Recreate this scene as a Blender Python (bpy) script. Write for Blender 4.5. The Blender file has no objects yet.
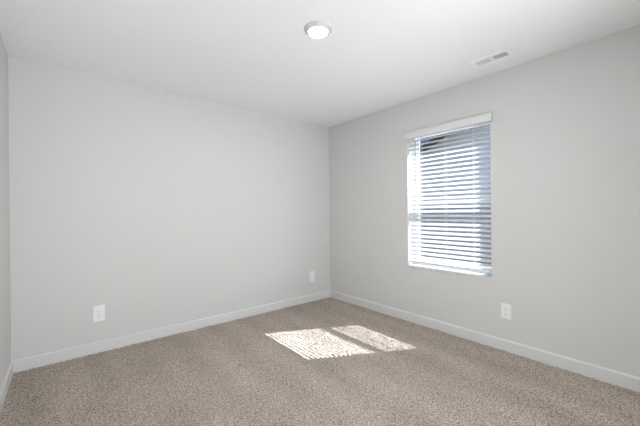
import bpy, bmesh, math
import numpy as np
from mathutils import Vector, Matrix

C = bpy.context.scene.collection
S = bpy.context.scene

# ------------------------------------------------------------------ camera
W, D, H = 3.271, 4.05, 2.44            # room: x -W..0, y -D..0, z 0..H ; far right corner at the origin
cam_d = bpy.data.cameras.new('camera'); cam = bpy.data.objects.new('camera', cam_d); C.objects.link(cam)
yaw, pitch, roll = 0.6907, -0.0013, -0.0085
f = Vector((math.sin(yaw)*math.cos(pitch), math.cos(yaw)*math.cos(pitch), math.sin(pitch)))
r = Vector((math.cos(yaw), -math.sin(yaw), 0)); u = r.cross(f)
r2 = r*math.cos(roll)+u*math.sin(roll); u2 = -r*math.sin(roll)+u*math.cos(roll)
cam.matrix_world = Matrix(((r2.x, u2.x, -f.x, -2.9497), (r2.y, u2.y, -f.y, -3.3525), (r2.z, u2.z, -f.z, 1.2142), (0, 0, 0, 1)))
cam_d.sensor_width = 36; cam_d.lens = 309.84/640*36; cam_d.clip_start = 0.02
S.camera = cam

# ------------------------------------------------------------------ colour management
S.view_settings.view_transform = 'Standard'; S.view_settings.look = 'None'
S.view_settings.gamma = 1; S.view_settings.use_curve_mapping = False
S.view_settings.exposure = 1.04

# ------------------------------------------------------------------ sky, sun, added fill lights
sun_dir = Vector((-1, 0.525, -1.285)).normalized()       # the way the sunlight travels
world = bpy.data.worlds.new('sky'); S.world = world; world.use_nodes = True
wn = world.node_tree; wn.nodes.clear()
sky = wn.nodes.new('ShaderNodeTexSky'); sky.sky_type = 'NISHITA'; sky.sun_disc = False
sky.sun_elevation = math.asin(-sun_dir.z); sky.sun_rotation = math.atan2(-sun_dir.x, -sun_dir.y)
bg = wn.nodes.new('ShaderNodeBackground'); bg.inputs[1].default_value = 0.27
wo = wn.nodes.new('ShaderNodeOutputWorld')
wn.links.new(sky.outputs[0], bg.inputs[0]); wn.links.new(bg.outputs[0], wo.inputs[0])

sd = bpy.data.lights.new('sun', 'SUN'); sd.energy = 11.5; sd.angle = math.radians(0.1); sd.color = (.94, .97, 1)
so = bpy.data.objects.new('sun', sd); C.objects.link(so); so.rotation_euler = sun_dir.to_track_quat('-Z', 'Y').to_euler()
so.location = (6, -4, 8)

def area(name, loc, direction, sx, sy, power, col=(1, 1, 1)):
    l = bpy.data.lights.new(name, 'AREA'); l.shape = 'RECTANGLE'; l.size = sx; l.size_y = sy; l.energy = power; l.color = col
    o = bpy.data.objects.new(name, l); C.objects.link(o); o.location = loc
    o.rotation_euler = Vector(direction).to_track_quat('-Z', 'Y').to_euler(); return o
# added fill for the back wall, unseen, aimed through the doorway behind the camera
area('added_rear_fill', (-2.1, -6.4, 1.25), (0, 1, 0), 1.0, 1.9, 6, (.95, .98, 1))
# added up-facing fill beyond the doorway, there to brighten the ceiling
area('added_ceiling_fill', (-2.1, -4.85, .10), (0, .5, 1), 1.2, 1.0, 80, (.95, .98, 1))

# ------------------------------------------------------------------ materials
def mat(name, col, rough=.5, bump=None, spec=.5):
    m = bpy.data.materials.new(name); m.use_nodes = True; nt = m.node_tree; b = nt.nodes['Principled BSDF']
    b.inputs['Base Color'].default_value = (*col, 1); b.inputs['Roughness'].default_value = rough
    b.inputs['Specular IOR Level'].default_value = spec
    if bump:
        tc = nt.nodes.new('ShaderNodeTexCoord'); n = nt.nodes.new('ShaderNodeTexNoise')
        n.inputs['Scale'].default_value = bump[0]; n.inputs['Detail'].default_value = 3
        bp = nt.nodes.new('ShaderNodeBump'); bp.inputs['Strength'].default_value = bump[1]; bp.inputs['Distance'].default_value = bump[2]
        nt.links.new(tc.outputs['Object'], n.inputs['Vector']); nt.links.new(n.outputs[0], bp.inputs['Height'])
        nt.links.new(bp.outputs[0], b.inputs['Normal'])
    return m
M_wall = mat('wall_paint', (.67, .67, .66), .6, (70, .25, .002), .3)
M_ceil = mat('ceiling_paint', (.90, .905, .915), .8, (45, .35, .003), .2)
M_hfloor = mat('hall_carpet', (.42, .36, .32), .95, (90, .8, .01))
M_trim = mat('trim_paint', (.70, .71, .71), .4, (20, .05, .001))
M_vinyl = mat('white_vinyl', (.86, .87, .88), .4, (20, .03, .001))
M_slat = mat('blind_slat_white', (.74, .74, .74), .45, (30, .04, .001))
M_plate = mat('outlet_plastic', (.86, .86, .87), .35, (30, .02, .001))
M_recep = mat('receptacle_plastic', (.86, .86, .86), .35, (30, .02, .001))
M_dark = mat('slot_dark', (.16, .16, .16), .6, (30, .02, .001))
M_screw = mat('screw_paint', (.62, .62, .62), .4, (80, .05, .001))
M_ring = mat('lamp_ring_white', (.62, .61, .60), .45, (30, .02, .001))
M_vent = mat('vent_enamel', (.92, .92, .92), .45, (30, .02, .001))
M_duct = mat('duct_dark', (.48, .48, .48), .8, (30, .02, .001))
M_cord = mat('cord_white', (.72, .73, .76), .7, (200, .1, .001))
M_wand = mat('wand_plastic', (.55, .55, .56), .3, (30, .02, .001))
M_black = mat('painted_soffit', (.02, .02, .025), .8, (10, .1, .01))
M_slate = mat('slate_fascia', (.09, .12, .18), .7, (10, .1, .01))
M_shing = mat('shingles', (.07, .07, .08), .9, (12, .5, .02))
M_ground = mat('gravel', (.36, .34, .31), .9, (30, .6, .02))

def siding():
    m = mat('lap_siding', (.30, .295, .29), .7); nt = m.node_tree; b = nt.nodes['Principled BSDF']
    tc = nt.nodes.new('ShaderNodeTexCoord'); wv = nt.nodes.new('ShaderNodeTexWave')
    wv.wave_type = 'BANDS'; wv.bands_direction = 'Z'; wv.wave_profile = 'SAW'; wv.inputs['Scale'].default_value = 1.6
    bp = nt.nodes.new('ShaderNodeBump'); bp.inputs['Distance'].default_value = .015; bp.inputs['Strength'].default_value = .4
    nt.links.new(tc.outputs['Object'], wv.inputs[0]); nt.links.new(wv.outputs[1], bp.inputs['Height']); nt.links.new(bp.outputs[0], b.inputs['Normal'])
    return m
M_siding = siding()

def glass():
    m = bpy.data.materials.new('window_glass'); m.use_nodes = True; nt = m.node_tree; nt.nodes.clear()
    o = nt.nodes.new('ShaderNodeOutputMaterial'); mx = nt.nodes.new('ShaderNodeMixShader')
    t = nt.nodes.new('ShaderNodeBsdfTransparent'); t.inputs[0].default_value = (.93, .95, .97, 1)
    g = nt.nodes.new('ShaderNodeBsdfGlossy'); g.inputs['Roughness'].default_value = .02
    mx.inputs[0].default_value = .05
    nt.links.new(t.outputs[0], mx.inputs[1]); nt.links.new(g.outputs[0], mx.inputs[2]); nt.links.new(mx.outputs[0], o.inputs[0]); return m
M_glass = glass()
def screen_mat():
    # woven insect screen: a see-through weave of thin dark threads, finer than a pixel
    m = bpy.data.materials.new('insect_screen'); m.use_nodes = True; nt = m.node_tree; nt.nodes.clear()
    o = nt.nodes.new('ShaderNodeOutputMaterial'); mx = nt.nodes.new('ShaderNodeMixShader')
    t = nt.nodes.new('ShaderNodeBsdfTransparent'); d = nt.nodes.new('ShaderNodeBsdfDiffuse'); d.inputs[0].default_value = (.06, .06, .07, 1)
    mx.inputs[0].default_value = .20
    nt.links.new(t.outputs[0], mx.inputs[1]); nt.links.new(d.outputs[0], mx.inputs[2]); nt.links.new(mx.outputs[0], o.inputs[0]); return m
M_screen = screen_mat()

def emis(name, col, s):
    m = bpy.data.materials.new(name); m.use_nodes = True; b = m.node_tree.nodes['Principled BSDF']
    b.inputs['Base Color'].default_value = (.9, .9, .9, 1)
    b.inputs['Emission Color'].default_value = (*col, 1); b.inputs['Emission Strength'].default_value = s; return m
M_lens = emis('lit_diffuser', (1, .995, .985), 172)

def carpet_mat():
    m = bpy.data.materials.new('carpet_pile'); m.use_nodes = True; nt = m.node_tree; b = nt.nodes['Principled BSDF']
    b.inputs['Roughness'].default_value = 1; b.inputs['Specular IOR Level'].default_value = .1
    L = nt.links.new; tc = nt.nodes.new('ShaderNodeTexCoord')
    n1 = nt.nodes.new('ShaderNodeTexNoise'); n1.inputs['Scale'].default_value = 125; n1.inputs['Detail'].default_value = 3; n1.inputs['Roughness'].default_value = .65
    L(tc.outputs['Object'], n1.inputs['Vector'])
    r1 = nt.nodes.new('ShaderNodeValToRGB'); e = r1.color_ramp.elements
    e[0].position = .37; e[0].color = (.19, .155, .13, 1); e[1].position = .60; e[1].color = (.66, .575, .50, 1)
    L(n1.outputs[0], r1.inputs[0])
    # tracks the vacuum left in the pile, running across the room
    wv = nt.nodes.new('ShaderNodeTexWave'); wv.wave_type = 'BANDS'; wv.bands_direction = 'X'; wv.wave_profile = 'SIN'
    wv.inputs['Scale'].default_value = .92; wv.inputs['Distortion'].default_value = 1.6; wv.inputs['Detail'].default_value = 3
    wv.inputs['Detail Scale'].default_value = 1.2; wv.inputs['Phase Offset'].default_value = .6
    L(tc.outputs['Object'], wv.inputs[0])
    mp = nt.nodes.new('ShaderNodeMapping'); mp.inputs['Scale'].default_value = (1.6, .8, 1); L(tc.outputs['Object'], mp.inputs[0])
    n2 = nt.nodes.new('ShaderNodeTexNoise'); n2.inputs['Scale'].default_value = 1.5; n2.inputs['Detail'].default_value = 2.5; L(mp.outputs[0], n2.inputs['Vector'])
    r2_ = nt.nodes.new('ShaderNodeMapRange'); r2_.inputs[1].default_value = .36; r2_.inputs[2].default_value = .64
    r2_.inputs[3].default_value = .93; r2_.inputs[4].default_value = 1.07; L(n2.outputs[0], r2_.inputs[0])
    w2 = nt.nodes.new('ShaderNodeMapRange'); w2.inputs[3].default_value = .95; w2.inputs[4].default_value = 1.04; L(wv.outputs[1], w2.inputs[0])
    mm = nt.nodes.new('ShaderNodeMath'); mm.operation = 'MULTIPLY'; L(r2_.outputs[0], mm.inputs[0]); L(w2.outputs[0], mm.inputs[1])
    mx = nt.nodes.new('ShaderNodeVectorMath'); mx.operation = 'SCALE'
    L(r1.outputs[0], mx.inputs[0]); L(mm.outputs[0], mx.inputs['Scale']); L(mx.outputs[0], b.inputs['Base Color'])
    return m
M_carpet = carpet_mat()

# ------------------------------------------------------------------ helpers
def obj(name, bm, m, parent=None, smooth=False):
    me = bpy.data.meshes.new(name)
    bmesh.ops.recalc_face_normals(bm, faces=bm.faces); bm.to_mesh(me); bm.free()
    me.materials.append(m)
    if smooth:
        for p in me.polygons: p.use_smooth = True
    o = bpy.data.objects.new(name, me); C.objects.link(o); o.parent = parent; return o
def box(bm, a, b, bev=0):
    r_ = bmesh.ops.create_cube(bm, size=1); vs = r_['verts']
    for v in vs:
        v.co = Vector([(a[i]+b[i])/2 + v.co[i]*(b[i]-a[i]) for i in range(3)])
    if bev:
        es = list({e for v in vs for e in v.link_edges}); bmesh.ops.bevel(bm, geom=es, offset=bev, segments=2, affect='EDGES', profile=.6)
def boxes(*bs, bev=0):
    bm = bmesh.new()
    for a, b in bs: box(bm, a, b, bev)
    return bm
def prism(prof, axis, a, b):
    """profile of (p, q) points swept along an axis from a to b"""
    bm = bmesh.new(); rows = []
    for t in (a, b):
        rows.append([bm.verts.new({'x': (t, p, q), 'y': (p, t, q), 'z': (p, q, t)}[axis]) for p, q in prof])
    n = len(prof)
    for i in range(n): bm.faces.new((rows[0][i], rows[0][(i+1) % n], rows[1][(i+1) % n], rows[1][i]))
    bm.faces.new(rows[0]); bm.faces.new(rows[1]); return bm
def lathe(prof, seg=48, close=True):
    bm = bmesh.new(); rings = []
    for rr, z in prof:
        if rr < 1e-6: rings.append([bm.verts.new((0, 0, z))])
        else: rings.append([bm.verts.new((rr*math.cos(2*math.pi*k/seg), rr*math.sin(2*math.pi*k/seg), z)) for k in range(seg)])
    for A, B in zip(rings, rings[1:]):
        for k in range(seg):
            j = (k+1) % seg
            if len(A) == 1: bm.faces.new((A[0], B[k], B[j]))
            elif len(B) == 1: bm.faces.new((A[k], A[j], B[0]))
            else: bm.faces.new((A[k], A[j], B[j], B[k]))
    return bm
def empty(name, loc=(0, 0, 0), rz=0):
    o = bpy.data.objects.new(name, None); C.objects.link(o); o.location = loc; o.rotation_euler = (0, 0, rz); o.empty_display_size = .1; return o
def tag(o, label, cat, group=None, kind=None):
    o['label'] = label; o['category'] = cat
    if group: o['group'] = group
    if kind: o['kind'] = kind
    return o
def struct(o, label, cat): return tag(o, label, cat, None, 'structure')

# ------------------------------------------------------------------ the room shell
T = .14; WT = .19
WY0, WY1, WZ0, WZ1 = -2.188, -1.316, .617, 2.075      # window opening in the right wall
struct(obj('floor', boxes(((-W-T, -D-T, -.15), (WT, T, -.012))), M_ground), 'floor slab under the beige carpet', 'floor')
struct(obj('ceiling', boxes(((-W-T, -D-T, H), (WT, T, H+.2))), M_ceil), 'flat white ceiling with a light and an air vent', 'ceiling')
struct(obj('wall_back', boxes(((-W-T, 0, -.012), (WT, T, H))), M_wall), 'long pale grey wall with two wall plates, left of the far corner', 'wall')
struct(obj('wall_left', boxes(((-W-T, -D, -.012), (-W, 0, H))), M_wall), 'pale grey side wall at the left edge', 'wall')
bm = boxes(((0, -D, -.012), (WT, WY0, H)), ((0, WY1, -.012), (WT, 0, H)), ((0, WY0, -.012), (WT, WY1, WZ0)), ((0, WY0, WZ1), (WT, WY1, H)))
struct(obj('wall_right', bm, M_wall), 'pale grey wall with the blind-covered window', 'wall')
DX0, DX1, DZ = -2.70, -1.40, 2.08                        # assumed doorway behind the camera, sized and placed to admit the fill lights
bm = boxes(((-W-T, -D-T, -.012), (DX0, -D, H)), ((DX1, -D-T, -.012), (WT, -D, H)), ((DX0, -D-T, DZ), (DX1, -D, H)))
struct(obj('wall_front', bm, M_wall), 'pale grey wall with the open doorway behind the viewer', 'wall')

# assumed hall, unseen behind the viewer, built round the added fill lights
HY = -D-T
struct(obj('wall_hall', boxes(((DX0-.35, -6.6, 0), (DX0-.25, HY, H)), ((DX1+.25, -6.6, 0), (DX1+.35, HY, H)), ((DX0-.35, -6.7, 0), (DX1+.35, -6.6, H))), M_wall), 'pale grey hall walls beyond the doorway', 'wall')
struct(obj('floor_hall', boxes(((DX0-.35, -6.7, -.15), (DX1+.35, HY, 0))), M_hfloor), 'beige hall floor beyond the doorway', 'floor')
struct(obj('ceiling_hall', boxes(((DX0-.35, -6.7, H), (DX1+.35, HY, H+.2))), M_ceil), 'white hall ceiling beyond the doorway', 'ceiling')

# carpet: a relief of tufts over the slab
def carpet():
    st = .0075; nx = int(W/st); ny = int(D/st); rng = np.random.default_rng(4)
    X = np.linspace(-W, 0, nx); Y = np.linspace(-D, 0, ny); h = rng.random((ny, nx))
    k = (h+np.roll(h, 1, 0)+np.roll(h, 1, 1)+np.roll(np.roll(h, 1, 0), 1, 1))/4
    lo = rng.random((ny//12+2, nx//12+2)); lo = np.repeat(np.repeat(lo, 12, 0), 12, 1)[:ny, :nx]
    for _ in range(4): lo = (lo+np.roll(lo, 3, 0)+np.roll(lo, 3, 1)+np.roll(lo, -3, 0)+np.roll(lo, -3, 1))/5
    z = (.5*h+.5*k-.5)*.012 + (lo-.5)*.004
    jx = (rng.random((ny, nx))-.5)*st*.6; jy = (rng.random((ny, nx))-.5)*st*.6
    jx[:, [0, -1]] = 0; jy[[0, -1], :] = 0
    XX, YY = np.meshgrid(X, Y); co = np.stack([XX+jx, YY+jy, z], -1).reshape(-1, 3)
    i = np.arange(nx*ny).reshape(ny, nx); q = np.stack([i[:-1, :-1], i[:-1, 1:], i[1:, 1:], i[1:, :-1]], -1).reshape(-1, 4)
    me = bpy.data.meshes.new('carpet'); me.vertices.add(len(co)); me.vertices.foreach_set('co', co.astype(np.float32).ravel())
    me.loops.add(q.size); me.loops.foreach_set('vertex_index', q.astype(np.int32).ravel())
    me.polygons.add(len(q)); me.polygons.foreach_set('loop_start', np.arange(0, q.size, 4, dtype=np.int32))
    me.polygons.foreach_set('use_smooth', np.ones(len(q), bool)); me.update(calc_edges=True); me.validate()
    me.materials.append(M_carpet); o = bpy.data.objects.new('carpet', me); C.objects.link(o)
    return tag(o, 'beige flecked cut-pile carpet covering the whole floor', 'carpet', None, 'stuff')
carpet()

# baseboards: flat board with a small eased top
bt, bh = .013, .098
def bprof(s): return [(0, -.01), (s*bt, -.01), (s*bt, bh-.012), (s*(bt-.003), bh-.007), (s*(bt-.010), bh), (0, bh)]
struct(obj('baseboard_back', prism(bprof(-1), 'x', -W, 0), M_trim), 'white baseboard under the long left-hand wall', 'baseboard')
struct(obj('baseboard_right', prism(bprof(-1), 'y', -D, 0), M_trim), 'white baseboard under the window wall', 'baseboard')
o = obj('baseboard_left', prism([(p-W, q) for p, q in bprof(1)], 'y', -D, 0), M_trim); struct(o, 'white baseboard at the left edge', 'baseboard')
for a, b in ((-W, DX0), (DX1, 0)):
    o = obj('baseboard_front', prism([(p-D, q) for p, q in bprof(1)], 'x', a, b), M_trim); struct(o, 'white baseboard beside the doorway', 'baseboard')
# door casing and hall behind the viewer
struct(obj('trim_1', boxes(((DX0-.06, -D, 0), (DX0, -D+.015, DZ+.06)), ((DX1, -D, 0), (DX1+.06, -D+.015, DZ+.06)), ((DX0, -D, DZ), (DX1, -D+.015, DZ+.06)), bev=.003), M_trim), 'white casing round the doorway', 'trim')

# ------------------------------------------------------------------ the window (single hung, white vinyl)
win = empty('window_1', (.17, (WY0+WY1)/2, WZ0)); struct(win, 'white vinyl single-hung window with an insect screen over its lower half', 'window')
def wpart(name, bm, m, parent=win, smooth=False):
    o = obj(name, bm, m, parent, smooth); off = Vector((.17, (WY0+WY1)/2, WZ0))
    if parent is win: o.data.transform(Matrix.Translation(-off))
    else: o.data.transform(Matrix.Translation(-off))
    return o
def ring(x0, x1, y0, y1, z0, z1, w, wb=None, wt=None, bev=.002):
    wb = wb or w; wt = wt or w
    return boxes(((x0, y0, z0), (x1, y0+w, z1)), ((x0, y1-w, z0), (x1, y1, z1)), ((x0, y0+w, z0), (x1, y1-w, z0+wb)), ((x0, y0+w, z1-wt), (x1, y1-w, z1)), bev=bev)
wpart('window_frame', ring(.13, .19, WY0, WY1, WZ0, WZ1, .026, .026, .018), M_vinyl)
MR = 1.32                                              # meeting rail
us = wpart('sash', ring(.165, .186, WY0+.026, WY1-.026, MR-.02, WZ1-.018, .019, .034, .014), M_vinyl)
wpart('glass', boxes(((.174, WY0+.045, MR+.014), (.177, WY1-.045, WZ1-.032))), M_glass, us)
ls = wpart('sash', ring(.142, .163, WY0+.026, WY1-.026, WZ0+.026, MR+.014, .022, .036, .030), M_vinyl)
wpart('glass', boxes(((.151, WY0+.048, WZ0+.062), (.154, WY1-.048, MR-.016))), M_glass, ls)
wpart('sash_lock', boxes(((.132, -1.775, MR), (.142, -1.715, MR+.012)), bev=.002), M_vinyl, ls)
sc = wpart('insect_screen', boxes(((.1815, WY0+.026, WZ0+.026), (.1825, WY1-.026, MR-.02))), M_screen)
wpart('screen_frame', ring(.178, .186, WY0+.026, WY1-.026, WZ0+.026, MR-.02, .012, bev=0), M_vinyl, sc)
wpart('window_sill', boxes(((-.006, WY0+.001, WZ0-.012), (.13, WY1-.001, WZ0+.006)), bev=.002), M_trim)

# ------------------------------------------------------------------ the venetian blind
blind = tag(empty('window_blind', (.035, -1.7445, 2.02)), 'white venetian blind, lowered over the window', 'blind')
Bo = Matrix.Translation(-Vector((.035, -1.7445, 2.02)))
def bpart(name, bm, m, smooth=False):
    o = obj(name, bm, m, blind, smooth); o.data.transform(Bo); return o
BY0, BY1 = WY0+.006, WY1-.006
bpart('head_rail', boxes(((.006, BY0, 2.030), (.060, BY1, 2.07)), bev=.002), M_slat)
vp = [(-.030, 2.018), (-.030, 2.070), (-.026, 2.080), (-.027, 2.088), (-.022, 2.094), (-.012, 2.094), (-.012, 2.018)]
bm = prism(vp, 'y', -2.196, -1.310)
for y0, y1 in ((-2.208, -2.196), (-1.310, -1.298)): box(bm, (-.030, y0, 2.018), (0, y1, 2.094), .001)
bpart('valance', bm, M_slat)
tilt = math.radians(31); sx = .035
bm = bmesh.new(); pitch_z = .0455; zs = []
z = 1.990
while z > .70: zs.append(z); z -= pitch_z
nprof = 6
for z in zs:
    top, bot = [], []
    for k in range(nprof+1):
        s = -0.5+k/nprof; d = s*.0425; crown = .0022*(1-4*s*s)
        px = d*math.cos(tilt)-crown*math.sin(tilt); pz = d*math.sin(tilt)+crown*math.cos(tilt)   # outer edge up, room edge down
        tx, tz = -math.sin(tilt)*.0013, math.cos(tilt)*.0013
        top.append((sx+px+tx, z+pz+tz)); bot.append((sx+px-tx, z+pz-tz))
    pr = top+bot[::-1]; rows = [[bm.verts.new((p, t, q)) for p, q in pr] for t in (BY0+.002, BY1-.002)]
    n = len(pr)
    for i in range(n): bm.faces.new((rows[0][i], rows[0][(i+1) % n], rows[1][(i+1) % n], rows[1][i]))
    bm.faces.new(rows[0]); bm.faces.new(rows[1])
bpart('slats', bm, M_slat)
zb = zs[-1]-pitch_z
bpart('bottom_rail', boxes(((sx-.025, BY0+.002, zb-.012), (sx+.025, BY1-.002, zb+.006)), bev=.003), M_slat)
for y in (-1.467, -1.746, -2.025):
    bpart('ladder_cord', boxes(((sx-.0225, y-.001, zb), (sx-.0215, y+.001, 2.0)), ((sx+.0215, y-.001, zb), (sx+.0225, y+.001, 2.03)), ((sx-.0006, y-.0006, zb), (sx+.0006, y+.0006, 2.0))), M_cord)
wbm = lathe([(0, 0), (.005, 0), (.005, .03), (.0036, .035), (.0036, .46), (0, .46)], 8)
wbm.transform(Matrix.Translation((-.002, -1.423, 1.522)))
wd = bpart('wand', wbm, M_wand, True)

# ------------------------------------------------------------------ wall plates
def plate(loc, rz, label, duplex, w, h):
    # built facing -y, the wall behind it at y=0
    t = tag(empty('wall_outlet' if duplex else 'wall_plate', loc, rz), label, 'outlet' if duplex else 'wall plate', 'duplex outlets low on the walls' if duplex else None)
    obj('cover_plate', boxes(((-w/2, -.006, -h/2), (w/2, 0, h/2)), bev=.0022), M_plate, t)
    if duplex:
        for s in (1, -1):
            rec = bmesh.new(); cz = s*.0235
            pts = [(.0175*math.cos(a), cz+.0175*max(-.82, min(.82, math.sin(a)))) for a in [2*math.pi*k/28 for k in range(28)]]
            rows = [[rec.verts.new((p, yy, q)) for p, q in pts] for yy in (-.005, -.0078)]
            for i in range(28): rec.faces.new((rows[0][i], rows[0][(i+1) % 28], rows[1][(i+1) % 28], rows[1][i]))
            rec.faces.new(rows[1]); bmesh.ops.remove_doubles(rec, verts=rec.verts, dist=1e-6)
            ro = obj('receptacle', rec, M_recep, t)
            obj('slots', boxes(((-.0085, -.0082, cz-.002), (-.0062, -.0076, cz+.008)), ((.0062, -.0082, cz-.001), (.0085, -.0076, cz+.007)), ((-.0025, -.0082, cz-.011), (.0025, -.0076, cz-.006))), M_dark, ro)
        sb = lathe([(0, 0), (.003, 0), (.0025, .0012), (0, .0014)], 14); sb.transform(Matrix.Translation((0, -.0058, 0)) @ Matrix.Rotation(math.pi/2, 4, 'X'))
        obj('screw', sb, M_screw, t)
    else:
        obj('insert', boxes(((-.017, -.0075, -.034), (.017, -.004, .034)), bev=.001), M_recep if False else M_plate, t)
        for s in (1, -1):
            sb = lathe([(0, 0), (.003, 0), (.0025, .0012), (0, .0014)], 14); sb.transform(Matrix.Translation((0, -.0058, s*.05)) @ Matrix.Rotation(math.pi/2, 4, 'X'))
            obj('screw', sb, M_screw, t)
    return t
plate((-2.7175, 0, .343), 0, 'white duplex outlet on the long back wall, near the left edge', True, .084, .138)
plate((-.335, 0, .341), 0, 'white blank-faced wall plate near the far corner of the back wall', False, .084, .146)
plate((0, -2.306, .346), -math.pi/2, 'white duplex outlet on the window wall, right of and below the window', True, .078, .130)

# ------------------------------------------------------------------ ceiling light
lt = tag(empty('ceiling_light', (-1.633, -1.757, H)), 'round white flush ceiling light, lit', 'ceiling light')
obj('trim_ring', lathe([(.094, 0), (.095, -.003), (.092, -.008), (.074, -.024), (.070, -.026), (.062, -.024), (.061, -.018)]), M_ring, lt, True)
obj('diffuser', lathe([(.061, -.018), (.060, -.023), (.050, -.027), (.025, -.029), (0, -.0295)]), M_lens, lt, True)

# ------------------------------------------------------------------ ceiling vent
vc = Vector((-.301, -2.322, H)); hl, hw = .150, .076
vt = tag(empty('ceiling_vent', vc), 'white rectangular two-panel air vent in the ceiling near the window wall', 'vent')
gl, gw, mid = .118, .042, .010                           # grille half length, half width, half divider
fr = boxes(((-hw, -hl, -.011), (-gw, hl, 0)), ((gw, -hl, -.011), (hw, hl, 0)), ((-gw, -hl, -.011), (gw, -gl, 0)), ((-gw, gl, -.011), (gw, hl, 0)), ((-gw, -mid, -.011), (gw, mid, 0)), bev=.0015)
obj('vent_frame', fr, M_vent, vt)
obj('duct_opening', boxes(((-gw, -gl, -.0015), (gw, gl, -.0005))), M_duct, vt)
for s in (-1, 1):
    bm = bmesh.new(); n = 8
    for k in range(n):
        y = s*(mid+(k+.5)*(gl-mid)/n)
        fin = bmesh.ops.create_cube(bm, size=1)['verts']
        for v in fin:
            p = Vector((v.co.x*2*gw, v.co.y*.0018, v.co.z*.0085)); p.rotate(Matrix.Rotation((math.radians(6) if s > 0 else math.radians(-32)), 3, 'X')); v.co = p+Vector((0, y, -.0050))
    obj('louver_panel', bm, M_vent, vt)

# ------------------------------------------------------------------ outside
struct(obj('ground', boxes(((WT, -12, -.5), (14, 10, -.4))), M_ground), 'gravel yard outside the window', 'ground')
ng = tag(empty('neighbouring_house', (4, 0, -.4)), 'pale house wall with a dark raking eave seen through the blind', 'house')
def npart(name, bm, m): 
    o = obj(name, bm, m, ng); o.data.transform(Matrix.Translation((-4, 0, .4))); return o
ridge_y, k = -2.6, .45
def rz_(y): return 3.13-k*y if y > ridge_y else 3.13-k*ridge_y-k*(ridge_y-y)
eL, eR = -7.0, 1.9
npart('house_wall', prism([(eL, -.4), (eL, rz_(eL)), (ridge_y, rz_(ridge_y)), (eR, rz_(eR)), (eR, -.4)], 'x', 4.0, 9.0), M_siding)
def rake(x0, x1, lo, hi, ov=.35):
    a, b = eL-ov, eR+ov
    return prism([(a, rz_(a)+lo), (ridge_y, rz_(ridge_y)+lo), (b, rz_(b)+lo), (b, rz_(b)+hi), (ridge_y, rz_(ridge_y)+hi), (a, rz_(a)+hi)], 'x', x0, x1)
npart('soffit', rake(3.6, 9.2, .0, .04), M_black)
npart('fascia', rake(3.57, 3.6, -.02, .20), M_slate)
npart('roof', rake(3.57, 9.2, .20, .25), M_shing)
